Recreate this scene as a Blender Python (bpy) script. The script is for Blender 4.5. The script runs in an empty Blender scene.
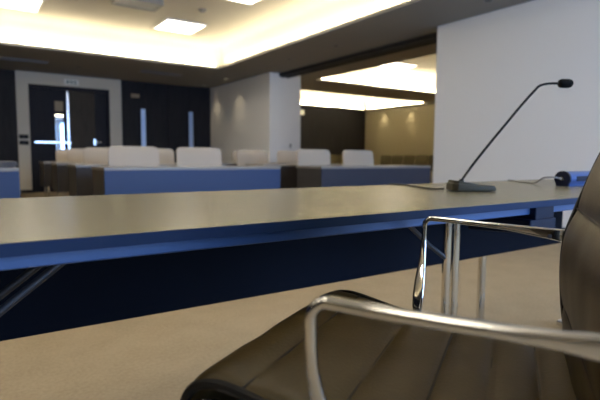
import bpy, bmesh, math, random
from mathutils import Vector, Matrix
random.seed(4)
S = bpy.context.scene
COL = S.collection

# ------------------------------------------------------------------ materials
def mat(name, col, rough=.5, metal=0.0, spec=.5, noise=None, bump=0.0, bscale=60, coat=0.0, emit=None, estr=0.0, sheen=0.0):
    m = bpy.data.materials.new(name); m.use_nodes = True
    nt = m.node_tree; b = nt.nodes['Principled BSDF']
    b.inputs['Base Color'].default_value = (*col, 1)
    b.inputs['Roughness'].default_value = rough
    b.inputs['Metallic'].default_value = metal
    b.inputs['Specular IOR Level'].default_value = spec
    b.inputs['Coat Weight'].default_value = coat
    b.inputs['Sheen Weight'].default_value = sheen
    if emit:
        b.inputs['Emission Color'].default_value = (*emit, 1)
        b.inputs['Emission Strength'].default_value = estr
    if noise or bump:
        tc = nt.nodes.new('ShaderNodeTexCoord')
        nz = nt.nodes.new('ShaderNodeTexNoise'); nz.inputs['Scale'].default_value = bscale; nz.inputs['Detail'].default_value = 4
        nt.links.new(tc.outputs['Object'], nz.inputs['Vector'])
        if noise:
            cr = nt.nodes.new('ShaderNodeValToRGB')
            cr.color_ramp.elements[0].position = .3; cr.color_ramp.elements[1].position = .7
            cr.color_ramp.elements[0].color = (*[c*(1-noise) for c in col], 1)
            cr.color_ramp.elements[1].color = (*[min(1, c*(1+noise)) for c in col], 1)
            nt.links.new(nz.outputs['Fac'], cr.inputs['Fac'])
            nt.links.new(cr.outputs['Color'], b.inputs['Base Color'])
        if bump:
            bp = nt.nodes.new('ShaderNodeBump'); bp.inputs['Strength'].default_value = bump; bp.inputs['Distance'].default_value = .002
            nt.links.new(nz.outputs['Fac'], bp.inputs['Height'])
            nt.links.new(bp.outputs['Normal'], b.inputs['Normal'])
    return m

def mat_wood(name, c1, c2, rough=.5, scale=3, stretch=(1, 1, .08)):
    m = bpy.data.materials.new(name); m.use_nodes = True
    nt = m.node_tree; b = nt.nodes['Principled BSDF']; b.inputs['Roughness'].default_value = rough; b.inputs['Specular IOR Level'].default_value = .2
    tc = nt.nodes.new('ShaderNodeTexCoord'); mp = nt.nodes.new('ShaderNodeMapping')
    mp.inputs['Scale'].default_value = stretch
    nz = nt.nodes.new('ShaderNodeTexNoise'); nz.inputs['Scale'].default_value = scale * 10; nz.inputs['Detail'].default_value = 5
    cr = nt.nodes.new('ShaderNodeValToRGB')
    cr.color_ramp.elements[0].position = .35; cr.color_ramp.elements[1].position = .65
    cr.color_ramp.elements[0].color = (*c1, 1); cr.color_ramp.elements[1].color = (*c2, 1)
    nt.links.new(tc.outputs['Object'], mp.inputs['Vector']); nt.links.new(mp.outputs['Vector'], nz.inputs['Vector'])
    nt.links.new(nz.outputs['Fac'], cr.inputs['Fac']); nt.links.new(cr.outputs['Color'], b.inputs['Base Color'])
    return m

def mat_carpet():
    m = bpy.data.materials.new('tan_carpet'); m.use_nodes = True
    nt = m.node_tree; b = nt.nodes['Principled BSDF']; b.inputs['Roughness'].default_value = .95
    b.inputs['Specular IOR Level'].default_value = .1
    tc = nt.nodes.new('ShaderNodeTexCoord')
    n1 = nt.nodes.new('ShaderNodeTexNoise'); n1.inputs['Scale'].default_value = 70; n1.inputs['Detail'].default_value = 3
    n2 = nt.nodes.new('ShaderNodeTexNoise'); n2.inputs['Scale'].default_value = 6; n2.inputs['Detail'].default_value = 3
    mx = nt.nodes.new('ShaderNodeMix'); mx.data_type = 'FLOAT'; mx.inputs[0].default_value = .4
    cr = nt.nodes.new('ShaderNodeValToRGB')
    cr.color_ramp.elements[0].position = .35; cr.color_ramp.elements[1].position = .65
    cr.color_ramp.elements[0].color = (.285, .220, .138, 1); cr.color_ramp.elements[1].color = (.350, .272, .174, 1)
    bp = nt.nodes.new('ShaderNodeBump'); bp.inputs['Strength'].default_value = .4; bp.inputs['Distance'].default_value = .004
    for n in (n1, n2): nt.links.new(tc.outputs['Object'], n.inputs['Vector'])
    nt.links.new(n1.outputs['Fac'], mx.inputs[2]); nt.links.new(n2.outputs['Fac'], mx.inputs[3])
    nt.links.new(mx.outputs[0], cr.inputs['Fac']); nt.links.new(cr.outputs['Color'], b.inputs['Base Color'])
    nt.links.new(n1.outputs['Fac'], bp.inputs['Height']); nt.links.new(bp.outputs['Normal'], b.inputs['Normal'])
    return m

def mat_glass():
    m = bpy.data.materials.new('window_glass'); m.use_nodes = True
    nt = m.node_tree; nt.nodes.clear()
    o = nt.nodes.new('ShaderNodeOutputMaterial'); mx = nt.nodes.new('ShaderNodeMixShader'); mx.inputs[0].default_value = .08
    t = nt.nodes.new('ShaderNodeBsdfTransparent'); t.inputs[0].default_value = (.95, .97, 1, 1)
    g = nt.nodes.new('ShaderNodeBsdfGlossy'); g.inputs['Roughness'].default_value = .02
    nt.links.new(t.outputs[0], mx.inputs[1]); nt.links.new(g.outputs[0], mx.inputs[2]); nt.links.new(mx.outputs[0], o.inputs[0])
    return m

def mat_emit(name, col, s):
    m = bpy.data.materials.new(name); m.use_nodes = True
    nt = m.node_tree; nt.nodes.clear()
    o = nt.nodes.new('ShaderNodeOutputMaterial'); e = nt.nodes.new('ShaderNodeEmission')
    e.inputs[0].default_value = (*col, 1); e.inputs[1].default_value = s
    nt.links.new(e.outputs[0], o.inputs[0]); return m

COVE = 60.0
M = dict(
    carpet=mat_carpet(),
    white_wall=mat('white_wall_paint', (.80, .79, .79), .75, bump=.05, bscale=200),
    beige_wall=mat('beige_wall_paint', (.56, .53, .47), .8, bump=.05, bscale=200),
    olive_wall=mat('beige_wall_covering', (.50, .45, .31), .85, bump=.1, bscale=120),
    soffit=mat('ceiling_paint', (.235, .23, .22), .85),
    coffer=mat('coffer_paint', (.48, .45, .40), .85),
    dark_panel=mat_wood('dark_stained_panel', (.008, .008, .012), (.014, .014, .019), .6),
    dark_door=mat_wood('navy_door_laminate', (.007, .008, .016), (.011, .012, .022), .6),
    brown_door=mat_wood('brown_door_veneer', (.022, .016, .011), (.032, .024, .017), .5),  # brown stands in for the interior reflected in the glass leaf
    dark_metal=mat('dark_track_metal', (.012, .014, .017), .5, .3),
    steel=mat('brushed_steel', (.62, .63, .66), .22, 1),
    chrome=mat('polished_aluminium', (.72, .71, .69), .07, 1),
    grey_steel=mat('grey_painted_tube', (.04, .04, .045), .4, .4),
    mirror=mat('dark_mirror_glass', (.55, .6, .68), .03, 1),
    table=mat('grey_table_laminate', (.135, .118, .070), .27, spec=.6, noise=.06, bscale=300),
    edge=mat('navy_table_edging', (.006, .017, .052), .5, spec=.15),
    rail=mat('blue_grey_frame_rail', (.04, .085, .20), .38, .2),
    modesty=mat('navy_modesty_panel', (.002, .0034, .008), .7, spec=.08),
    desk_top=mat('grey_desk_laminate', (.20, .19, .18), .35, noise=.05, bscale=200),
    desk_front=mat('blue_desk_front', (.021, .043, .118), .5, spec=.3),
    desk_front2=mat('slate_blue_desk_front', (.022, .027, .047), .5, spec=.3),  # the same blue front, greyed and darkened for weaker daylight by the wall
    desk_front3=mat('dark_brown_desk_front', (.028, .024, .024), .55, spec=.3),  # rear-row fronts: the shade they stand in is put into the colour
    desk_side=mat('dark_desk_side', (.03, .028, .03), .5),
    cream=mat('cream_chair_leather', (.46, .39, .31), .55, bump=.1, bscale=90),
    brown_up=mat('brown_chair_fabric', (.085, .072, .036), .85, noise=.2, bscale=80),
    leather=mat('olive_brown_leather', (.034, .0228, .0072), .44, spec=.16, noise=.10, bump=.2, bscale=220),
    piping=mat('black_piping', (.006, .005, .004), .5, spec=.15),
    black=mat('black_plastic', (.006, .006, .006), .5, spec=.15),
    foam=mat('black_foam', (.005, .005, .005), .9, spec=.1, bump=.6, bscale=400),
    mic_body=mat('grey_green_mic_base', (.036, .033, .022), .55, spec=.2),
    blue_body=mat('blue_anodised_body', (.035, .09, .27), .3, .4),
    navy=mat('navy_end_cap', (.004, .007, .022), .5, spec=.2),
    cable=mat('black_cable', (.012, .012, .012), .5),
    grey_cable=mat('grey_cable', (.22, .22, .23), .5),
    paper=mat('grey_folder', (.05, .05, .06), .6),
    white_plastic=mat('white_plastic', (.75, .75, .73), .4),
    grey_plastic=mat('grey_plastic', (.2, .2, .21), .4),
    satin=mat('satin_blue_steel', (.42, .52, .70), .45, 1),  # blue of the window's reflection is put into the steel colour
    teal=mat('teal_sign_mark', (.0, .10, .085), .5),
    tan_sign=mat('tan_plate', (.26, .2, .12), .5),
    strip=mat_emit('cove_lamp', (1, .86, .56), COVE),
    strip2=mat_emit('cove_lamp_next_room', (1, .86, .56), COVE*1.6),
    light=mat_emit('light_panel_diffuser', (1, .92, .76), 13),
    glass=mat_glass(),
    sign_lit=mat('pale_lit_sign', (.7, .65, .5), .5, emit=(1, .9, .6), estr=.5),
)

# ------------------------------------------------------------------ mesh helpers
class MB:
    def __init__(self): self.bm = bmesh.new()
    def box(self, x0, x1, y0, y1, z0, z1, bev=0.0, seg=2, mtx=None):
        b = bmesh.new(); bmesh.ops.create_cube(b, size=1)
        for v in b.verts:
            v.co = Vector((x0+(v.co.x+.5)*(x1-x0), y0+(v.co.y+.5)*(y1-y0), z0+(v.co.z+.5)*(z1-z0)))
        if bev: bmesh.ops.bevel(b, geom=b.edges[:], offset=bev, segments=seg, affect='EDGES', profile=.5)
        self._add(b, mtx); return self
    def prism(self, pts, z0, z1, bev=0.0, mtx=None):
        """pts: plan outline (counter-clockwise); z0/z1 numbers or per-point lists"""
        b = bmesh.new(); n = len(pts)
        za = z0 if isinstance(z0, (list, tuple)) else [z0]*n
        zb = z1 if isinstance(z1, (list, tuple)) else [z1]*n
        lo = [b.verts.new((p[0], p[1], za[i])) for i, p in enumerate(pts)]
        hi = [b.verts.new((p[0], p[1], zb[i])) for i, p in enumerate(pts)]
        b.faces.new(lo[::-1]); b.faces.new(hi)
        for i in range(n): b.faces.new((lo[i], lo[(i+1) % n], hi[(i+1) % n], hi[i]))
        if bev: bmesh.ops.bevel(b, geom=b.edges[:], offset=bev, segments=2, affect='EDGES', profile=.5)
        self._add(b, mtx); return self
    def cyl(self, p0, p1, r0, r1=None, seg=20, bev=0.0):
        r1 = r0 if r1 is None else r1
        p0, p1 = Vector(p0), Vector(p1); d = p1-p0
        b = bmesh.new(); bmesh.ops.create_cone(b, cap_ends=True, segments=seg, radius1=r0, radius2=r1, depth=d.length)
        if bev:
            es = [e for e in b.edges if all(abs(abs(v.co.z)-d.length/2) < 1e-6 for v in e.verts) and abs(e.verts[0].co.z-e.verts[1].co.z) < 1e-6]
            bmesh.ops.bevel(b, geom=es, offset=bev, segments=3, affect='EDGES', profile=.5)
        q = d.to_track_quat('Z', 'Y')
        self._add(b, Matrix.Translation((p0+p1)/2) @ q.to_matrix().to_4x4()); return self
    def sweep(self, path, prof, up=None, closed_prof=True, cap=True):
        """path: list of points; prof: function(i,t)->list of (u,v) or fixed list; frame: tangent, side, up"""
        b = bmesh.new(); P = [Vector(p) for p in path]; n = len(P); rings = []; pu = Vector(up) if up else None
        for i, p in enumerate(P):
            t = (P[min(i+1, n-1)]-P[max(i-1, 0)]).normalized()
            if pu is None: pu = Vector((0, 0, 1)) if abs(t.z) < .9 else Vector((1, 0, 0))
            s = t.cross(pu)
            if s.length < 1e-6: s = t.orthogonal()
            s.normalize(); w = s.cross(t).normalized()
            if up is None: pu = w
            pr = prof(i, i/(n-1)) if callable(prof) else prof
            rings.append([b.verts.new(p+s*a+w*c) for a, c in pr])
        k = len(rings[0])
        for i in range(n-1):
            for j in range(k if closed_prof else k-1):
                b.faces.new((rings[i][j], rings[i][(j+1) % k], rings[i+1][(j+1) % k], rings[i+1][j]))
        if cap and closed_prof: b.faces.new(rings[0][::-1]); b.faces.new(rings[-1])
        bmesh.ops.recalc_face_normals(b, faces=b.faces[:])
        self._add(b); return self
    def tube(self, path, r, seg=12):
        pr = [(r*math.cos(2*math.pi*k/seg), r*math.sin(2*math.pi*k/seg)) for k in range(seg)]
        return self.sweep(path, pr)
    def _add(self, b, mtx=None):
        if mtx is not None: b.transform(mtx)
        me = bpy.data.meshes.new('tmp'); b.to_mesh(me); b.free(); self.bm.from_mesh(me); bpy.data.meshes.remove(me)
    def obj(self, name, m, parent=None, smooth=False, loc=None):
        me = bpy.data.meshes.new(name)
        bmesh.ops.recalc_face_normals(self.bm, faces=self.bm.faces[:])
        if loc is not None: self.bm.transform(Matrix.Translation(-Vector(loc)))
        self.bm.to_mesh(me); self.bm.free()
        o = bpy.data.objects.new(name, me); COL.objects.link(o)
        if loc is not None: o.location = loc
        me.materials.append(M[m] if isinstance(m, str) else m)
        if smooth:
            me.shade_smooth() if hasattr(me, 'shade_smooth') else None
            try: me.set_sharp_from_angle(angle=math.radians(38))
            except Exception: pass
        if parent: o.parent = parent
        return o

def tag(o, label, cat, group=None, kind=None):
    o['label'] = label; o['category'] = cat
    if group: o['group'] = group
    if kind: o['kind'] = kind
    return o
def empty(name, loc, rz=0):
    o = bpy.data.objects.new(name, None); COL.objects.link(o)
    o.empty_display_size = .1; o.location = loc; o.rotation_euler = (0, 0, rz); return o
def copy_tree(o, parent=None):
    c = o.copy(); COL.objects.link(c)
    if parent: c.parent = parent
    for ch in list(o.children): copy_tree(ch, c)
    return c
def struct(o, label=None):
    o['kind'] = 'structure'
    if label: o['label'] = label
    return o

def rrect(w, h, r, n=4):
    r = min(r, w/2*.98, h/2*.98); pts = []
    for cx, cy, a0 in ((w/2-r, h/2-r, 0), (-w/2+r, h/2-r, 90), (-w/2+r, -h/2+r, 180), (w/2-r, -h/2+r, 270)):
        for k in range(n+1):
            a = math.radians(a0+90*k/n); pts.append((cx+r*math.cos(a), cy+r*math.sin(a)))
    return pts
def catmull(pts, per=8):
    P = [Vector(p) for p in pts]; out = []
    for i in range(len(P)-1):
        a, b, c, d = P[max(i-1, 0)], P[i], P[i+1], P[min(i+2, len(P)-1)]
        for k in range(per):
            t = k/per
            out.append(.5*((2*b)+(c-a)*t+(2*a-5*b+4*c-d)*t*t+(-a+3*b-3*c+d)*t**3))
    out.append(P[-1]); return out

# ------------------------------------------------------------------ room shell
XR, YB, ZC = 5.37, 12.05, 2.6          # right wall, back wall, lower ceiling
XL, YF = -5.0, -3.2                    # left wall, window wall behind the camera
XI = 6.16                              # inner face of the wall in the next room
X2, Y2 = 12.75, 14.25                    # far walls of the next room
struct(MB().box(XL-.2, X2+.2, YF-.2, Y2+.2, -.1, 0).obj('floor', 'carpet'), 'tan carpet floor')

# back wall with recessed door opening, beige piers and a run of dark panels
b = MB()
b.box(.94, 1.17, YB, YB+.25, 0, 3.15).box(2.83, 3.10, YB, YB+.25, 0, 3.15).box(1.17, 2.83, YB, YB+.25, 2.345, 3.15)
struct(b.obj('wall_back', 'beige_wall'), 'beige wall around the double door')
b = MB()
b.box(3.10, XR, YB+.02, YB+.25, 0, 3.15)
for x in (3.10, 3.66, 4.22, 4.78): b.box(x+.012, x+.548, YB-.01, YB+.03, .02, 2.59, .004)
struct(b.obj('wall_panelling_back', 'dark_panel'), 'dark panelled wall to the right of the double door')
b = MB()
b.box(XL, .94, YB+.02, YB+.25, 0, 3.15)
for i in range(9): b.box(XL+.02+i*.66, XL+.64+i*.66 if i < 8 else .93, YB-.01, YB+.03, .02, 2.59, .004)
struct(b.obj('wall_panelling_left', 'dark_panel'), 'dark panelled wall to the left of the double door')
struct(MB().box(XL-.2, XL, YF, YB+.25, 0, 3.15).obj('wall_left', 'dark_panel'))
# right wall: far piece, and near white piece with the opening to the next room between them
struct(MB().box(XR, XI, 9.02, Y2, 0, 3.15).obj('wall_right_far', 'white_wall'), 'pale wall end beside the opening')
struct(MB().box(XR, XI, YF, 4.58, 0, 3.15).obj('wall_right', 'white_wall'), 'white wall behind the microphone')
# next room
struct(MB().box(XI, X2, Y2, Y2+.2, 0, 3.15).obj('wall_next_room_back', 'dark_panel'), 'dark wall at the back of the next room')
struct(MB().box(X2, X2+.2, YF, Y2, 0, 3.15).obj('wall_next_room_right', 'olive_wall'), 'beige wall of the next room')
struct(MB().box(XI, X2, YF-.2, YF, 0, 3.15).obj('wall_next_room_front', 'beige_wall'))
# window wall behind the camera: sill wall, head, posts; panes in frames
b = MB().box(XL, XI, YF-.2, YF, 0, .75).box(XL, XI, YF-.2, YF, 2.5, 3.15)
wins = []
for i in range(3):
    x0 = -.1+i*2.06; wins.append((x0, x0+1.9))
xs = [XL]+[v for w in wins for v in w]+[XI]
for i in range(0, len(xs), 2): b.box(xs[i], xs[i+1], YF-.2, YF, .75, 2.5)
struct(b.obj('wall_front', 'white_wall'))
for i, (x0, x1) in enumerate(wins):
    w = MB().box(x0, x0+.05, YF-.14, YF-.06, .75, 2.5).box(x1-.05, x1, YF-.14, YF-.06, .75, 2.5)
    w.box(x0+.05, x1-.05, YF-.14, YF-.06, .75, .8).box(x0+.05, x1-.05, YF-.14, YF-.06, 2.45, 2.5)
    wo = struct(w.obj('window_%d' % (i+1), 'dark_metal'))
    MB().box(x0+.05, x1-.05, YF-.105, YF-.095, .8, 2.45).obj('pane', 'glass', wo)
struct(MB().box(.95, 1.165, YB-.012, YB, 0, .07).box(2.835, 3.09, YB-.012, YB, 0, .07).obj('baseboard_back', 'dark_panel'))
struct(MB().box(XR-.012, XR, 9.02, YB-.012, 0, .07).obj('baseboard_right_far', 'dark_panel'))
struct(MB().box(XR-.012, XR, YF, 4.58, 0, .07).obj('baseboard_right', 'dark_panel'))

# ceilings: lowered border at 2.6 m, coffers lit from hidden coves
def ceiling(name, x0, x1, y0, y1, holes, ztop=3.10):
    """slab with rectangular holes stacked in Y; each hole gets set-back sides and a raised lid"""
    b = MB(); c = MB(); t = .05; sb = .20
    ys = y0
    for (hx0, hx1, hy0, hy1) in holes:
        b.box(x0, x1, ys, hy0, ZC, ZC+t)
        b.box(x0, hx0, hy0, hy1, ZC, ZC+t).box(hx1, x1, hy0, hy1, ZC, ZC+t)
        ys = hy1
        X0, X1, Y0, Y1 = hx0-sb, hx1+sb, hy0-sb, hy1+sb
        # curved cove: an upright that rolls over into the flat lid
        RC = .34; prof = [(0, ZC+t), (0, ztop-RC)]+[(RC-RC*math.cos(math.radians(15*q)), ztop-RC+RC*math.sin(math.radians(15*q))) for q in range(1, 7)]
        bm = c.bm; inner = []; outer = []
        for off, z in prof: inner.append([bm.verts.new(p) for p in ((X0+off, Y0+off, z), (X1-off, Y0+off, z), (X1-off, Y1-off, z), (X0+off, Y1-off, z))])
        for off, z in ((-.04, ZC+t), (-.04, ztop+.04)): outer.append([bm.verts.new(p) for p in ((X0+off, Y0+off, z), (X1-off, Y0+off, z), (X1-off, Y1-off, z), (X0+off, Y1-off, z))])
        rings = [outer[1], outer[0]]+inner
        for u_, v_ in zip(rings, rings[1:]):
            for q in range(4): bm.faces.new((u_[q], u_[(q+1) % 4], v_[(q+1) % 4], v_[q]))
        bm.faces.new(outer[1]); bm.faces.new(inner[-1])
    b.box(x0, x1, ys, y1, ZC, ZC+t)
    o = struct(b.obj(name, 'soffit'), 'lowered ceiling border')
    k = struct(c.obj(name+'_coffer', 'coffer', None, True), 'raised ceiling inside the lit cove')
    return o
H1 = [(-4.0, 4.35, -1.0, 9.38)]
H2 = [(6.75, 11.9, 2.0, 9.30), (6.75, 12.52, 10.85, 14.02)]
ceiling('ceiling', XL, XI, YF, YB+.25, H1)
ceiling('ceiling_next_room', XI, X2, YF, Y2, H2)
struct(MB().box(XL-.2, X2+.2, YF-.2, Y2+.2, 3.15, 3.2).obj('roof', 'soffit'))

def cove(hole, m, where):
    hx0, hx1, hy0, hy1 = hole; z = ZC+.05
    for (a, bb, c, d, side) in ((hx0-.15, hx0-.11, hy0, hy1, 'left'), (hx1+.11, hx1+.15, hy0, hy1, 'right'),
                                (hx0, hx1, hy0-.15, hy0-.11, 'near'), (hx0, hx1, hy1+.11, hy1+.15, 'far')):
        o = MB().box(a, bb, c, d, z, z+.025).obj('cove_lamp', m)
        tag(o, 'warm hidden lamp strip in the %s cove of %s' % (side, where), 'cove light', 'cove lamp strips')
cove(H1[0], 'strip', 'the main ceiling')
cove(H2[0], 'strip2', 'the nearer ceiling of the next room')
cove(H2[1], 'strip2', 'the farther ceiling of the next room')

# dark track across the opening
t = MB().box(5.60, 5.88, 4.58, 9.02, 2.53, 2.60)
t.box(5.66, 5.70, 4.58, 9.02, 2.51, 2.53).box(5.78, 5.82, 4.58, 9.02, 2.51, 2.53)
struct(t.obj('trim_track', 'dark_metal'), 'dark sliding partition track over the opening')

# square light panels in the coffer
def light_panel(x0, x1, y0, y1, label, z=3.10):
    r = empty('ceiling_light', ((x0+x1)/2, (y0+y1)/2, z))
    tag(r, label, 'ceiling light', 'square ceiling light panels')
    cx, cy = r.location.x, r.location.y
    f = MB(); w, d = (x1-x0)/2, (y1-y0)/2
    f.box(-w, w, -d, -d+.03, -.03, 0).box(-w, w, d-.03, d, -.03, 0).box(-w, -w+.03, -d+.03, d-.03, -.03, 0).box(w-.03, w, -d+.03, d-.03, -.03, 0)
    f.obj('frame', 'white_plastic', r)
    MB().box(-w+.03, w-.03, -d+.03, d-.03, -.022, -.004).obj('diffuser', 'light', r)
light_panel(2.84, 3.56, 8.09, 8.84, 'square glowing ceiling panel nearest the bright cove corner')
light_panel(.33, 1.05, 8.22, 8.95, 'square glowing ceiling panel at the top left corner of the photo')
light_panel(2.90, 3.62, 5.87, 6.62, 'square glowing ceiling panel cut by the top edge, right of the grey unit')
light_panel(.33, 1.05, 5.87, 6.62, 'square glowing ceiling panel over the left desks, above the grey unit')
for yy, wd in ((3.2, 'third'), (1.05, 'second'), (-.6, 'first')):  # unseen panels added to brighten the area around the camera
    for xx, sd in ((-1.3, 'left'), (1.35, 'right')):
        light_panel(xx, xx+.68, yy, yy+.72, 'square glowing ceiling panel of the %s row, %s from the windows' % (sd, wd))
light_panel(8.55, 9.3, 8.5, 9.15, 'square glowing ceiling panel in the next room beyond the track')
# grey unit
r = tag(empty('ceiling_vent', (2.17, 7.42, 3.10)), 'grey boxy unit with dark grille on the ceiling between two light panels', 'ceiling vent')
f = MB(); f.box(-.32, .32, -.20, -.16, -.09, 0).box(-.32, .32, .16, .20, -.09, 0).box(-.32, -.28, -.16, .16, -.09, 0).box(.28, .32, -.16, .16, -.09, 0)
f.obj('frame', 'grey_plastic', r)
MB().box(-.28, .28, -.16, .16, -.03, 0).obj('backing', 'dark_metal', r)
for i in range(6):
    MB().box(-.28, .28, -.15+i*.052, -.12+i*.052, -.08, -.072).obj('slat', 'grey_plastic', r)
r = tag(empty('smoke_detector', (3.15, 7.35, 3.10)), 'small round grey detector on the ceiling beside a square light panel', 'smoke detector')
MB().cyl((0, 0, -.012), (0, 0, 0), .07).obj('base_plate', 'grey_plastic', r, True)
MB().cyl((0, 0, -.045), (0, 0, -.012), .035, .055).obj('sensor_head', 'grey_plastic', r, True)

# recessed downlights in the lowered border (each a ring and a lens)
def downlight(x, y, label, group='recessed downlights', energy=0, aim=None):
    r = tag(empty('downlight', (x, y, ZC)), label, 'downlight', group)
    b = MB(); n = 24; bm = b.bm
    ro, ri = .055, .04
    V = []
    for k in range(n):
        a = 2*math.pi*k/n
        V.append([bm.verts.new((q*math.cos(a), q*math.sin(a), z)) for q, z in ((ro, 0), (ro, -.006), (ri, -.006), (ri, -.001))])
    for k in range(n):
        for j in range(3): bm.faces.new((V[k][j], V[(k+1) % n][j], V[(k+1) % n][j+1], V[k][j+1]))
    b.obj('ring', 'grey_plastic', r, True)
    MB().cyl((0, 0, -.003), (0, 0, -.0005), .04).obj('lens', 'dark_metal' if not energy else 'sign_lit', r)
    if energy:
        L = bpy.data.lights.new('wall_washer', 'SPOT'); L.energy = energy; L.color = (1, .82, .52); L.spot_size = math.radians(75); L.spot_blend = 1; L.shadow_soft_size = .03
        lo = bpy.data.objects.new('wall_washer_lamp', L); COL.objects.link(lo); lo.location = (x, y, ZC-.02)
        d = Vector(aim)-lo.location; lo.rotation_euler = d.to_track_quat('-Z', 'Y').to_euler()
downlight(5.02, 10.4, 'downlight washing the pale wall left of the opening, nearer of two', energy=9, aim=(5.45, 10.4, .9))
downlight(5.02, 11.65, 'downlight washing the pale wall left of the opening, farther of two', energy=9, aim=(5.45, 11.65, .9))
downlight(1.955, 10.85, 'downlight above the green-marked sign over the double door')
downlight(4.95, 7.62, 'small downlight in the dark ceiling border near the pale wall end')
downlight(4.98, 6.30, 'small downlight in the dark ceiling border, midway along the partition track')
downlight(4.97, 3.52, 'small downlight in the ceiling border above the white wall')
for i, (y, w) in enumerate(((10.6, 'nearest the white wall'), (11.9, 'the middle one of three'), (13.2, 'nearest the dark back wall'))):
    downlight(12.6, y, 'downlight washing the far beige wall of the next room, '+w, energy=16, aim=(12.75, y, .8))
def vent(x, y, w, d, label):
    r = tag(empty('air_vent', (x, y, ZC)), label, 'air vent')
    f = MB(); f.box(-w, w, -d, -d+.02, -.012, 0).box(-w, w, d-.02, d, -.012, 0).box(-w, -w+.02, -d+.02, d-.02, -.012, 0).box(w-.02, w, -d+.02, d-.02, -.012, 0)
    f.obj('frame', 'grey_plastic', r)
    for k in range(4): MB().box(-w+.02, w-.02, -d+.045+k*.045, -d+.06+k*.045, -.01, -.002).obj('slat', 'grey_plastic', r)
vent(.95, 10.7, .45, .12, 'slatted air vent in the dark ceiling border left of the door')
vent(3.55, 10.55, .45, .12, 'slatted air vent in the dark ceiling border above the dark panelling')

# double door
DY = YB+.10
dr = empty('door_1', (2.0, DY, 0)); dr['kind'] = 'structure'; dr['label'] = 'dark double door at the back of the room'
def dbox(name, x0, x1, y0, y1, z0, z1, m, par=dr, bev=0.0):
    return MB().box(x0-2.0, x1-2.0, y0-DY, y1-DY, z0, z1, bev).obj(name, m, par)
f = MB(); f.box(-.83, -.78, -.1, .1, 0, 2.345).box(.78, .83, -.1, .1, 0, 2.345).box(-.78, .78, -.1, .1, 2.27, 2.345); f.obj('frame', 'dark_door', dr)
lf = MB(); lf.box(-.78, -.315, 0, .05, .01, 2.27).box(-.145, -.085, 0, .05, .01, 2.27).box(-.315, -.145, 0, .05, .01, .70).box(-.315, -.145, 0, .05, 2.02, 2.27)
lf = lf.obj('door_leaf', 'dark_door', dr)
dbox('window_pane', 1.685, 1.855, DY+.02, DY+.03, .70, 1.74, 'mirror', lf)
dbox('blind', 1.685, 1.855, DY+.015, DY+.032, 1.80, 2.02, 'tan_sign', lf)
dbox('transom', 1.685, 1.855, DY+.0, DY+.05, 1.74, 1.80, 'dark_door', lf)
dbox('push_bar', 1.25, 2.00, DY-.075, DY-.04, 1.08, 1.13, 'steel', lf, .008)
MB().box(-.70, -.66, -.045, 0, 1.085, 1.125).box(-.12, -.085, -.045, 0, 1.085, 1.125).obj('bracket', 'steel', lf)
rl = dbox('door_leaf', 1.965, 2.78, DY, DY+.05, .01, 2.27, 'brown_door')
dbox('stile', 2.52, 2.78, DY-.008, DY, .01, 2.27, 'dark_door', rl)
h = MB(); h.tube([(.50, -.004, 1.13), (.50, -.06, 1.13), (.62, -.06, 1.13)], .012); h.box(.47, .53, -.012, 0, 1.06, 1.2)
h.obj('handle', 'steel', rl, True)
dbox('centre_post', 1.915, 1.965, DY-.06, DY+.04, .01, 2.24, 'steel', dr, .006)
struct(MB().box(1.17, 2.83, YB+.18, YB+.25, 0, 2.345).obj('trim_door_lining', 'dark_panel'))
# long pulls on the panelling
for x, z0, z1, lab in ((3.59, .97, 1.95, 'tall narrow steel door pull on the dark panelling, nearer the double door'),
                       (4.80, 1.02, 1.95, 'tall narrow steel door pull on the dark panelling, nearer the pale side wall')):
    r = tag(empty('door_pull', (x, YB-.01, z0)), lab, 'door pull')
    MB().box(-.055, .055, -.05, -.035, 0, z1-z0, .004).obj('grip_plate', 'satin', r)
    for zz in (.1, z1-z0-.1): MB().cyl((0, -.035, zz), (0, .006, zz), .012).obj('standoff', 'steel', r)
# exit sign over the door with three teal marks
r = tag(empty('exit_sign', (2.02, YB, 2.385)), 'white plate with three teal marks above the double door', 'sign')
MB().box(-.15, .15, -.03, 0, 0, .12, .006).obj('plate', 'white_plastic', r)
k = MB(); k.cyl((-.075, -.032, .085), (-.075, -.029, .085), .012); k.box(-.1, -.055, -.032, -.029, .03, .07)
k.box(-.035, .03, -.032, -.029, .03, .04).box(-.035, .03, -.032, -.029, .055, .065).box(-.035, .03, -.032, -.029, .08, .09).box(-.012, .006, -.032, -.029, .03, .09)
k.box(.05, .1, -.032, -.029, .03, .042).box(.05, .062, -.032, -.029, .042, .09).box(.062, .1, -.032, -.029, .078, .09).box(.088, .1, -.032, -.029, .042, .078)
k.obj('marks', 'teal', r)
r = tag(empty('wall_plate', (3.42, YB-.01, 2.21)), 'small tan plate high on the dark panelling', 'sign')
MB().box(-.1, .1, -.012, 0, 0, .09, .004).obj('plate', 'tan_sign', r); MB().box(-.09, .09, -.014, -.012, .01, .08).obj('face', 'tan_sign', r)
for z, lab in ((1.17, 'dark switch plate left of the double door, upper of two'), (1.04, 'dark switch plate left of the double door, lower of two')):
    r = tag(empty('switch_plate', (1.05, YB, z)), lab, 'switch')
    MB().box(-.09, .09, -.012, 0, 0, .09, .004).obj('plate', 'black', r); MB().box(-.03, .03, -.018, -.012, .025, .065, .002).obj('rocker', 'dark_metal', r)
r = tag(empty('lit_sign', (9.78, Y2, 2.28)), 'small pale lit sign high on the dark wall of the next room', 'sign')
MB().box(-.09, .09, -.04, 0, 0, .2, .006).obj('housing', 'grey_plastic', r); MB().box(-.075, .075, -.044, -.04, .015, .185).obj('face', 'sign_lit', r)
r = tag(empty('lock_plate', (5.9, 9.02, 1.02)), 'small grey latch on the pale wall end', 'latch')
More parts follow.
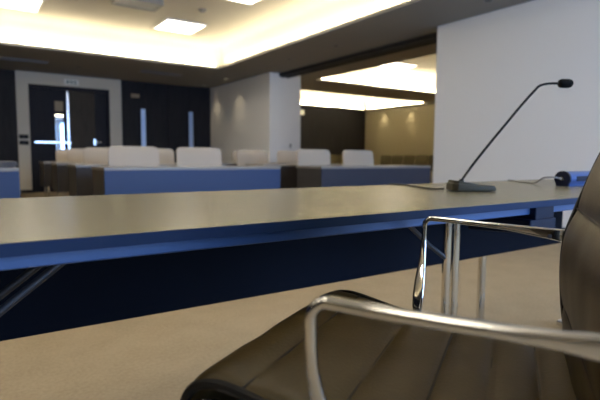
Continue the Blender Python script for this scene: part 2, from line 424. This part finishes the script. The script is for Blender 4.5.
MB().box(-.02, .02, -.008, .006, 0, .09, .003).obj('plate', 'grey_plastic', r); MB().cyl((0, -.02, .045), (0, -.008, .045), .012).obj('knob', 'steel', r)

# ------------------------------------------------------------------ presenter table
def rot2(o): return o
TX0, TX1, TY0, TY1, TZ = -.36, 2.52, .61, 1.255, .72
tb = tag(empty('conference_table', ((TX0+TX1)/2, (TY0+TY1)/2, 0)), 'long grey-topped table with dark blue edge carrying the microphone', 'table')
ox, oy = tb.location.x, tb.location.y
def T(b, name, m, par=tb, smooth=False):
    b.bm.transform(Matrix.Translation((-ox, -oy, 0))); return b.obj(name, m, par, smooth)
T(MB().box(TX0+.002, TX1-.002, TY0+.002, TY1-.002, TZ-.016, TZ, .0015), 'tabletop', 'table')
e = MB().box(TX0, TX1, TY0, TY0+.002, TZ-.0155, TZ-.0005).box(TX0, TX1, TY1-.002, TY1, TZ-.0155, TZ-.0005).box(TX0, TX0+.002, TY0, TY1, TZ-.0155, TZ-.0005).box(TX1-.002, TX1, TY0, TY1, TZ-.0155, TZ-.0005)
T(e, 'edging', 'edge')
e = MB()
e.box(TX0+.06, TX1-.06, TY0+.030, TY0+.050, TZ-.036, TZ-.016, .002)
e.box(TX0+.06, TX1-.06, TY1-.075, TY1-.055, TZ-.036, TZ-.016, .002)
T(e, 'frame_rail', 'rail')
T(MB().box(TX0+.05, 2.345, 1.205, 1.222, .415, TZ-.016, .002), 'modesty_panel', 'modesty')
for lx in (-.10, 1.18, 2.36):
    g = MB()
    g.prism([(lx-.085, .625), (lx-.005, .625), (lx-.005, .78), (lx-.085, .78)], .672, TZ-.016, .003)
    g.prism([(lx-.10, .628), (lx+.012, .628), (lx+.03, .80), (lx-.10, .80)], [.640, .640, .63, .63], .673, .004)
    T(g, 'leg_bracket', 'navy')
    lg = MB().tube([(lx-.018, .93, .04), (lx-.018, .93, TZ-.022)], .0125).tube([(lx+.020, .93, .04), (lx+.020, .93, TZ-.022)], .0125)
    lg.box(lx-.035, lx+.037, .64, 1.20, .015, .04, .006)
    T(lg, 'leg', 'chrome', smooth=True)
    s = MB(); sg = 1 if lx < 0 else -1
    for y in ((.80, .88) if lx < 0 else (.93,)):
        s.tube([(lx+sg*.02, y, .52 if lx > 0 else .505), (lx+sg*.10, y, .57), (lx+sg*.235, y, .672), (lx+sg*.26, y, .698)], .0065)
    T(s, 'strut', 'grey_steel', smooth=True)

T(MB().tube([(1.78, 1.24, .02), (1.78, 1.24, TZ-.016)], .0165).cyl((1.78, 1.24, 0), (1.78, 1.24, .02), .03), 'rear_post', 'chrome', smooth=True)

# microphone
c0 = Vector((1.221, .901, TZ)); e1 = Vector((.826, -.564, 0)).normalized(); e2 = Vector((.564, .826, 0)).normalized()
mic = tag(empty('desk_microphone', c0), 'black gooseneck microphone on a wedge base standing on the long table', 'microphone')
bm_ = MB()
pl = [(-.062, -.030), (-.050, -.046), (.050, -.046), (.064, -.034), (.064, .034), (.050, .046), (-.050, .046), (-.062, .030)]
hz = [.024, .024, .016, .012, .012, .016, .024, .024]
bm_.prism([e1.xy*p[0]+e2.xy*p[1] for p in pl], .002, hz, .003)
pl2 = [(-.058, -.026), (-.046, -.040), (.02, -.040), (.02, .040), (-.046, .040), (-.058, .026)]
bm_.prism([e1.xy*p[0]+e2.xy*p[1] for p in pl2], .012, [.032, .032, .020, .020, .032, .032], .003)
bm_.obj('base', 'mic_body', mic, True)
k = MB(); k.prism([e1.xy*p[0]+e2.xy*p[1] for p in ((.022, -.03), (.06, -.03), (.06, .03), (.022, .03))], .009, [.0200, .0165, .0165, .0200], .001)
k.obj('button_panel', 'black', mic)
st = [Vector(p)-c0 for p in ((1.196, .918, .742), (1.203, .913, .758), (1.230, .895, .805), (1.265, .871, .861), (1.299, .848, .913), (1.333, .825, .965), (1.367, .801, 1.014), (1.378, .794, 1.026), (1.397, .781, 1.032), (1.425, .763, 1.033))]
pth = catmull(st, 5)
MB().tube(pth, .0036, 10).obj('gooseneck', 'black', mic, True)
MB().cyl(st[0]-Vector((0, 0, .006)), st[0]+Vector((.004, -.003, .012)), .011, .006).obj('collar', 'black', mic, True)
hd = MB(); a0 = st[-1]-e1*.003; d = e1
hd.sweep([a0, a0+d*.003, a0+d*.008, a0+d*.030, a0+d*.037, a0+d*.041],
         lambda i, t: [([.005, .0105, .0128, .0128, .011, .006][i]*math.cos(2*math.pi*q/18), [.005, .0105, .0128, .0128, .011, .006][i]*math.sin(2*math.pi*q/18)) for q in range(18)])
hd.obj('windscreen', 'foam', mic, True)
pth = catmull([(1.157, .946, TZ+.006), (1.165, 1.00, TZ+.0032), (1.20, 1.08, TZ+.0032), (1.24, 1.16, TZ+.0032), (1.245, 1.225, TZ+.0032), (1.235, 1.25, TZ+.0032)], 6)
o = MB().tube([Vector(p)-c0 for p in pth], .003, 8).obj('cable', 'cable', mic, True)

# blue round-bodied unit
bx = tag(empty('table_unit', (1.722, .893, TZ)), 'blue rounded table unit with a navy end cap, behind the chair back', 'socket unit')
R_ = .027
def dprof(r): return [(r*math.cos(math.radians(a)), R_+r*math.sin(math.radians(a))) for a in range(-40, 221, 10)]+[(-r*.77, .001), (r*.77, .001)]
def bar(x0, x1, r): return [(x0, 0, 0), (x1, 0, 0)], [(p[0], p[1]) for p in dprof(r)]
p_, q_ = bar(.008, .24, R_*.96); MB().sweep(p_, q_, up=(0, 0, 1)).obj('body', 'blue_body', bx, True)
p_, q_ = bar(-.004, .008, R_); MB().sweep(p_, q_, up=(0, 0, 1)).obj('end_cap', 'navy', bx, True)
p_, q_ = bar(.24, .252, R_); MB().sweep(p_, q_, up=(0, 0, 1)).obj('end_cap', 'navy', bx, True)
MB().cyl((-.008, 0, R_), (-.004, 0, R_), .007).obj('cable_port', 'steel', bx, True)
MB().box(.05, .2, -.0275, -.024, .018, .036, .002).obj('socket_strip', 'navy', bx)
bx.rotation_euler.z = math.radians(3); bpy.context.view_layer.update()
pth = catmull([(1.714, .893, .747), (1.70, .915, .752), (1.70, .95, .748), (1.73, .985, .735), (1.765, 1.02, .7245), (1.83, 1.09, .7234), (1.95, 1.245, .7234)], 6)
mi = bx.matrix_basis.inverted(); o = MB().tube(pth, .0032, 8).obj('cable', 'grey_cable', bx, True); o.matrix_parent_inverse = mi; o['label'] = 'grey cable arching out of the end cap'

# ------------------------------------------------------------------ foreground armchair
A0 = Vector((.214, .296)); U2 = Vector((.845, .533)).normalized(); V2 = Vector((-.533, .845)).normalized()
MID = .27
org = A0+U2*MID+V2*(-.05)
ch = tag(empty('armchair', (org.x, org.y, 0)), 'olive-brown ribbed leather armchair with polished metal arms in the foreground', 'chair')
ch.rotation_euler.z = math.atan2(U2.y, U2.x)
def L(a, b, z, k=0.0): return Vector((a-MID, b+.05, z+(AF-a)*k))       # chair-local: a across, b forward
def P2(prof, per=10): return catmull([(0, b, z) for b, z in prof], per)
AN, AF = .062, .480                                     # near and far side edges of the sling

def arclen(path):
    s = [0]
    for i in range(1, len(path)): s.append(s[-1]+(path[i]-path[i-1]).length)
    return s
def pad(prof, grooves, thick, puff, name, parent, flip=1, per=10, k_=0.0):
    """quilted pad: profile (b,z) swept across the width, grooves at arc lengths"""
    path = P2(prof, per); s = arclen(path); tot = s[-1]
    # resample finely
    N = 130; fine = []
    for i in range(N):
        d = tot*i/(N-1); j = max(k for k in range(len(s)) if s[k] <= d+1e-9); j = min(j, len(s)-2)
        t = (d-s[j])/(s[j+1]-s[j]); fine.append(path[j].lerp(path[j+1], t))
    g = sorted([0]+grooves+[tot]); NA = 22
    b = bmesh.new(); top = []; bot = []
    for i in range(N):
        d = tot*i/(N-1)
        tg = (fine[min(i+1, N-1)]-fine[max(i-1, 0)]).normalized(); nrm = Vector((0, -tg.z, tg.y))*flip
        k = max(q for q in range(len(g)-1) if g[q] <= d+1e-9)
        u = (d-g[k])/(g[k+1]-g[k]); hgt = puff*(max(0, math.sin(math.pi*min(1, max(0, u)))))**.42
        rt, rb = [], []
        for q in range(NA+1):
            w = q/NA; aa = AN+(AF-AN)*w
            m = min(1, min(w, 1-w)*12); edge = math.sqrt(max(0, 1-(1-m)**2))
            wr = .0005*math.sin(aa*40+d*23)*edge+.0003*math.sin(aa*71-d*57+1.3)*edge
            e_ = min(1, min(d, tot-d)/.012); e_ = math.sqrt(max(0, 1-(1-e_)**2))
            p = fine[i]+nrm*((hgt+wr)*edge*e_)
            rt.append(b.verts.new(L(aa, p.y, p.z, k_)))
            p = fine[i]-nrm*thick*edge*e_
            rb.append(b.verts.new(L(aa, p.y, p.z, k_)))
        top.append(rt); bot.append(rb)
    for i in range(N-1):
        for q in range(NA):
            b.faces.new((top[i][q], top[i][q+1], top[i+1][q+1], top[i+1][q]))
            b.faces.new((bot[i][q], bot[i+1][q], bot[i+1][q+1], bot[i][q+1]))
    for i in range(N-1):
        for q in (0, NA): b.faces.new((top[i][q], top[i+1][q], bot[i+1][q], bot[i][q]))
    for i in (0, N-1):
        for q in range(NA): b.faces.new((top[i][q], top[i][q+1], bot[i][q+1], bot[i][q]))
    bmesh.ops.remove_doubles(b, verts=b.verts[:], dist=1e-6)
    mb = MB(); mb.bm.free(); mb.bm = b
    o = mb.obj(name, 'leather', parent)
    o.data.shade_smooth()
    for gd in grooves:
        k = min(range(N), key=lambda q: abs(tot*q/(N-1)-gd)); p = fine[k]
        tg = (fine[k+1]-fine[k-1]).normalized(); nrm = Vector((0, -tg.z, tg.y))*flip; p = p+nrm*.0012
        MB().tube([L(AN+.004+(AF-AN-.008)*q/6, p.y, p.z, k_) for q in range(7)], .0017, 6).obj('seam', 'piping', o, True)
    # piping along both sides
    for aa, nm in ((AN, 'piping'), (AF, 'piping')):
        MB().tube([L(aa, p.y, p.z, k_) for p in fine[::2]], .0055, 8).obj('piping', 'piping', o, True)
    return o, fine
seat_prof = [(.118, .500), (.146, .508), (.164, .528), (.166, .550), (.152, .568), (.128, .574), (.10, .571), (.05, .559), (0, .548), (-.06, .537), (-.12, .530), (-.17, .526), (-.205, .527), (-.236, .532)]
sp = P2(seat_prof); ss = arclen(sp)
def s_at(bv):   # arc length where the upper run passes b
    return min(((abs(p.y-bv), s) for p, s in zip(sp, ss) if p.z > .5 and s > .09), key=lambda q: q[0])[1]
seat, sf = pad(seat_prof, [s_at(v) for v in (.100, .012, -.062, -.120, -.178)], .014, .009, 'seat', ch, -1, k_=.030)
back_prof = [(-.222, .500), (-.222, .552), (-.216, .605), (-.213, .657), (-.216, .702), (-.226, .738), (-.240, .780), (-.254, .819), (-.280, .88), (-.312, .96), (-.338, 1.03), (-.350, 1.06)]
bp = P2(back_prof); bs = arclen(bp)
def z_at(zv): return min(((abs(p.z-zv), s) for p, s in zip(bp, bs)), key=lambda q: q[0])[1]
# path runs upwards, front is +b
back, bf = pad(back_prof, [z_at(v) for v in (.60, .742, .85, .94)], .014, .008, 'backrest', ch, -1)

# cast side frames following the sling just below it
for aa in (.050, .492):
    idx = list(range(0, len(sf), 3)); pts = []
    for i in idx:
        tg = (sf[min(i+1, len(sf)-1)]-sf[max(i-1, 0)]).normalized(); nr = Vector((0, tg.z, -tg.y)); p = sf[i]-nr*.0195
        pts.append(L(aa+(.006 if aa < .2 else -.012), p.y, p.z, .03))
    # close the curl under the front and run to the back upright
    low = [L(aa+(.008 if aa < .2 else -.012), .09, .480, .03), L(aa+(.008 if aa < .2 else -.012), .0, .490, .03)]
    pts = low[::-1]+pts
    MB().sweep(pts, rrect(.014, .012, .005), up=(1, 0, 0)).obj('side_rail', 'chrome', ch, True)
    pts = []
    for i in range(0, len(bf), 4):
        tg = (bf[min(i+1, len(bf)-1)]-bf[max(i-1, 0)]).normalized(); nr = Vector((0, tg.z, -tg.y)); p = bf[i]+nr*-.022
        pts.append(L(aa+(.016 if aa < .2 else -.016), p.y, p.z))
    MB().sweep(pts, rrect(.016, .014, .005), up=(1, 0, 0)).obj('back_rail', 'black', ch, True)

# arms: flange at the back, flat bar forward, tight bend, twisted drop to the side rail
def arm(a, ain, s, sh=0.0):
    pts = []; W = []
    def add(aa, b, z, w, h): pts.append(L(aa, b+sh, z)); W.append((w, h))
    ZA = .7062
    k_ = 1 if s > 0 else 0
    near_rows = ((-.262, .6985, .006, .022), (-.235, .699, .007, .021), (-.208, .6998, .008, .0195), (-.190, .7005, .0088, .0165), (-.167, .7013, .010, .0115), (-.136, .7018, .0118, .009), (-.10, .7026, .0125, .0088), (-.05, .7042, .0125, .009), (-.014, ZA, .0125, .009))
    far_rows = ((-.270, .6865, .006, .025), (-.243, .687, .007, .024), (-.225, .689, .008, .022), (-.203, .6915, .009, .018), (-.173, .6945, .010, .0145), (-.138, .6982, .0118, .0105), (-.105, .7002, .0125, .0092), (-.055, .7035, .0125, .009), (-.014, .7058, .0125, .009))
    for b, z, w, h in (near_rows if k_ else far_rows):
        add(a, b, z, w, h)
    if not k_: ZA = .7058
    R = .014
    for k in range(1, 8):
        t = math.radians(90*k/7); add(a, -.014+R*math.sin(t), ZA-R+R*math.cos(t), .0125-.001*k/7, .009)
    for z, da, w, h in ((.670, .01, .0105, .009), (.655, .06, .010, .010), (.635, .2, .009, .012), (.615, .42, .009, .015), (.595, .66, .009, .018), (.575, .85, .009, .019), (.555, .97, .009, .018), (.535, 1.0, .009, .014)):
        add(a+(ain-a)*da, 0, z, w, h)
    # frame: side axis = across the chair
    b = MB()
    bm = bmesh.new(); rings = []; n = len(pts); X = Vector((1, 0, 0))
    for i, p in enumerate(pts):
        t = (pts[min(i+1, n-1)]-pts[max(i-1, 0)]).normalized(); v = t.cross(X).normalized(); sx = v.cross(t).normalized()
        rings.append([bm.verts.new(p+sx*q[0]+v*q[1]) for q in rrect(W[i][0], W[i][1], .0032 if i < 10 else .0044, 5)])
    kk = len(rings[0])
    for i in range(n-1):
        for j in range(kk): bm.faces.new((rings[i][j], rings[i][(j+1) % kk], rings[i+1][(j+1) % kk], rings[i+1][j]))
    bm.faces.new(rings[0][::-1]); bm.faces.new(rings[-1])
    b.bm.free(); b.bm = bm
    o = b.obj('armrest', 'chrome', ch)
    o.data.shade_smooth()
    try: o.data.set_sharp_from_angle(angle=math.radians(60))
    except Exception: pass
    for sg in (-1, 1): MB().cyl(L(a+sg*.0035, -.205+sh, .699 if k_ else .687), L(a+sg*.0052, -.205+sh, .699 if k_ else .687), .0036, bev=.0006).obj('screw', 'grey_steel', o, True)
arm(0.0, .046, 1)
arm(.568, .514, -1, .007)
# crossbars, column, star base
for b_, z_ in ((.10, .499), (-.17, .505)):
    MB().cyl(L(.066, b_, z_), L(.476, b_, z_), .009).obj('crossbar', 'chrome', ch, True)
k = MB(); k.prism([tuple(L(x, y, 0).xy) for x, y in ((.17, -.17), (.37, -.17), (.33, .10), (.21, .10))], .455, .495, .008); k.obj('tilt_housing', 'black', ch, True)
MB().cyl(L(.27, -.05, .12), L(.27, -.05, .46), .026).cyl(L(.27, -.05, .10), L(.27, -.05, .30), .036).obj('column', 'chrome', ch, True)
for i in range(5):
    an = math.radians(72*i+20); dx, dy = math.cos(an), math.sin(an)
    c = L(.27, -.05, 0)
    pa = [c+Vector((dx*r_, dy*r_, z)) for r_, z in ((.02, .125), (.10, .122), (.20, .10), (.285, .075))]
    MB().sweep(catmull(pa, 4), lambda i, t: rrect(.045-.02*t, .04-.018*t, .006), up=(0, 0, 1)).obj('base_leg', 'chrome', ch, True)
    w = c+Vector((dx*.285, dy*.285, .0)); tx = Vector((-dy, dx, 0))
    k = MB(); k.cyl(w+tx*.006+Vector((0, 0, .027)), w+tx*.026+Vector((0, 0, .027)), .027, bev=.004).cyl(w-tx*.026+Vector((0, 0, .027)), w-tx*.006+Vector((0, 0, .027)), .027, bev=.004)
    k.cyl(w+Vector((0, 0, .027)), w+Vector((0, 0, .078)), .008); k.cyl(w-tx*.02+Vector((0, 0, .027)), w+tx*.02+Vector((0, 0, .027)), .006)
    k.obj('caster', 'black', ch, True)

# ------------------------------------------------------------------ audience desks and chairs
def make_desk(w, front, label, x0, y0):
    r = tag(empty('seminar_desk', (x0+w/2, y0, 0)), label, 'desk', 'rows of seminar desks')
    d = .50; h = w/2
    MB().box(-h, h, 0, d, .695, .72, .003).obj('tabletop', 'desk_top', r)
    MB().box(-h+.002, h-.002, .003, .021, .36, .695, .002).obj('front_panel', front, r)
    for s in (-1, 1):
        MB().box(s*(h-.022)-.018, s*(h-.022)+.018, .024, d-.02, .36, .695, .003).obj('side_panel', 'desk_side', r)
        for y in (.06, d-.06):
            MB().tube([(s*(h-.06), y, .0), (s*(h-.06), y, .37)], .016).obj('leg', 'chrome', r, True)
    return r
PITCH = 1.25
row_words = ['front row', 'second row', 'third row', 'fourth row']
for k in range(4):
    y = 4.2+PITCH*k
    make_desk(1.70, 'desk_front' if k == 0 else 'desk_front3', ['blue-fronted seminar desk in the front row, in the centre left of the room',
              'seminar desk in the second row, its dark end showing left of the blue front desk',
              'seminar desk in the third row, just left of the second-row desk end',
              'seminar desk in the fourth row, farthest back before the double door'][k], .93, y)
for k in range(3):
    y = 4.2+PITCH*k
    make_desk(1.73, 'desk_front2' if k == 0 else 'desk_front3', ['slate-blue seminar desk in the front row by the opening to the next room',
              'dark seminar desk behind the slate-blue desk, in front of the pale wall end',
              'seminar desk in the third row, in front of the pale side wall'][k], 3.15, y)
make_desk(1.75, 'desk_front', 'blue-fronted seminar desk at the left edge of the photo', .33-1.75, 4.2)

def make_chair(name, label, group, up, leg):
    r = tag(empty(name, (0, 0, 0)), label, 'chair', group)
    MB().box(-.25, .25, -.25, .24, .41, .48, .025, 3).obj('seat', up, r, True)
    # backrest: gently curved padded slab with rounded corners
    b = bmesh.new(); NX, NZ = 12, 12; W, Hh = .265, .43; F = []; B = []
    for j in range(NZ+1):
        rf, rb = [], []
        for i in range(NX+1):
            u = i/NX*2-1; v = j/NZ*2-1
            # superellipse-like rounding of the outline
            rc = .22; x = u*W; z = v*Hh/2
            cut = max(0, abs(v)-(1-rc))/rc; x *= 1-.075*cut**3
            cut = max(0, abs(u)-(1-rc))/rc; z *= 1-.055*cut**3
            y = .235+.04*(1-u*u)*1.0+.05*(v*.5+.5)
            ed = (1-max(abs(u), abs(v))**6)
            rf.append(b.verts.new((x, y-.012-.020*ed, .705+z))); rb.append(b.verts.new((x, y+.012+.016*ed, .705+z)))
        F.append(rf); B.append(rb)
    for j in range(NZ):
        for i in range(NX):
            b.faces.new((F[j][i], F[j][i+1], F[j+1][i+1], F[j+1][i])); b.faces.new((B[j][i], B[j+1][i], B[j+1][i+1], B[j][i+1]))
    for j in range(NZ):
        for i in (0, NX): b.faces.new((F[j][i], F[j+1][i], B[j+1][i], B[j][i]))
    for i in range(NX):
        for j in (0, NZ): b.faces.new((F[j][i], F[j][i+1], B[j][i+1], B[j][i]))
    mb = MB(); mb.bm.free(); mb.bm = b
    mb.obj('backrest', up, r, True)
    for s in (-1, 1):
        MB().tube([(s*.215, -.20, 0), (s*.205, -.19, .42)], .013).obj('leg', leg, r, True)
        MB().tube([(s*.215, .23, 0), (s*.205, .20, .42)], .013).obj('leg', leg, r, True)
        MB().tube([(s*.18, .18, .44), (s*.18, .27, .47), (s*.18, .285, .56)], .011).obj('back_support', leg, r, True)
    return r
GC = 'cream leather seminar chairs'
proto = make_chair('seminar_chair', 'x', GC, 'cream', 'chrome')
def place(p, n, x, y, label, rz=0):
    o = p if n == 0 else copy_tree(p)
    o.location = (x, y, 0); o.rotation_euler.z = rz; o['label'] = label; return o
spots = [(1.485, 5.02, 'cream chair behind the blue front desk, left one of its pair', .02),
         (2.205, 5.02, 'cream chair behind the blue front desk, right one of its pair', -.03),
         (1.475, 6.27, 'cream chair in the second row, partly hidden left of the front pair', 0),
         (2.10, 6.27, 'cream chair in the second row, showing between the front pair', 0),
         (1.48, 7.45, 'cream chair in the third row, showing left of the second-row one', 0),
         (1.48, 8.55, 'cream chair in the fourth row, farthest left and smallest of the visible cream backs', 0),
         (3.735, 4.87, 'pale chair behind the slate-blue desk, left one of its pair', .03),
         (4.48, 4.87, 'pale chair behind the slate-blue desk, right one of its pair', -.02),
         (3.60, 6.27, 'cream chair behind the dark desk, in front of the pale side wall', .02),
         (4.30, 6.27, 'cream chair behind the dark desk, in front of the pale wall end', -.04),
         (4.13, 7.50, 'cream chair in the third row, mostly hidden behind the second-row one', 0),
         (3.95, 8.69, 'cream chair far back, a sliver right of the front pair', 0)]
for i, (x, y, lab, rz) in enumerate(spots): place(proto, i, x, y, lab, rz)
GB = 'brown chairs lined along the far walls of the next room'
pb = make_chair('banquet_chair', 'x', GB, 'brown_up', 'dark_metal')
n = 0
for i in range(9):
    place(pb, n, 12.36, 13.7-.56*i-.75, 'brown upholstered chair in the row lined along the far beige wall', -math.pi/2); n += 1
for i in range(5):
    place(pb, n, 11.6-.58*i, 13.8, 'brown upholstered chair in the row lined along the dark far wall', 0); n += 1
# grey folders on the left desk
for i in range(3):
    r = tag(empty('folder', (.14+.015*(i % 2), 4.42, .72+.016*i)), ['grey folder at the bottom of the pile on the left desk', 'grey folder in the middle of the pile on the left desk', 'grey folder on top of the pile on the left desk'][i], 'folder', 'grey folders on the left desk', )
    MB().box(-.17, .17, -.12, .12, 0, .0155, .003).obj('cover', 'paper', r)
    MB().box(-.165, .173, -.115, .115, .003, .0125).obj('pages', 'grey_plastic', r)
    r.rotation_euler.z = .06*(i-1)

# ------------------------------------------------------------------ light from outside and camera
w = bpy.data.worlds.new('World'); S.world = w; w.use_nodes = True
nt = w.node_tree; bg = nt.nodes['Background']
bg.inputs[0].default_value = (.40, .62, 1.0, 1); bg.inputs[1].default_value = 18.0
for (x0, x1) in wins:
    Lp = bpy.data.lights.new('window_portal', 'AREA'); Lp.shape = 'RECTANGLE'; Lp.size = x1-x0-.1; Lp.size_y = 1.65
    Lp.cycles.is_portal = True
    o = bpy.data.objects.new('window_portal', Lp); COL.objects.link(o); o.location = ((x0+x1)/2, YF-.05, 1.625); o.rotation_euler = (math.radians(90), 0, math.radians(0))
    o.rotation_euler = Vector((0, 1, 0)).to_track_quat('-Z', 'Z').to_euler()

cam = bpy.data.cameras.new('camera'); co = bpy.data.objects.new('camera', cam); COL.objects.link(co); S.camera = co
yaw, pit, rol = .59942, .0871812, .00733648
fw = Vector((math.sin(yaw)*math.cos(pit), math.cos(yaw)*math.cos(pit), -math.sin(pit)))
r0 = Vector((math.cos(yaw), -math.sin(yaw), 0)); u0 = r0.cross(fw)
r1 = r0*math.cos(rol)+u0*math.sin(rol); u1 = u0*math.cos(rol)-r0*math.sin(rol)
co.matrix_world = Matrix(((r1.x, u1.x, -fw.x, 0), (r1.y, u1.y, -fw.y, 0), (r1.z, u1.z, -fw.z, .815), (0, 0, 0, 1)))
cam.sensor_width = 36; cam.lens = 36*488.235/600; cam.clip_start = .02; cam.clip_end = 100
cam.dof.use_dof = True; cam.dof.focus_distance = .85; cam.dof.aperture_fstop = 5.2

S.view_settings.view_transform = 'Standard'; S.view_settings.look = 'None'
S.view_settings.gamma = 1; S.view_settings.use_curve_mapping = False
S.view_settings.exposure = .08
try:
    S.cycles.use_denoising = True; S.cycles.max_bounces = 10; S.cycles.diffuse_bounces = 5; S.cycles.caustics_reflective = False; S.cycles.caustics_refractive = False
    S.cycles.sample_clamp_indirect = 4
except Exception: pass
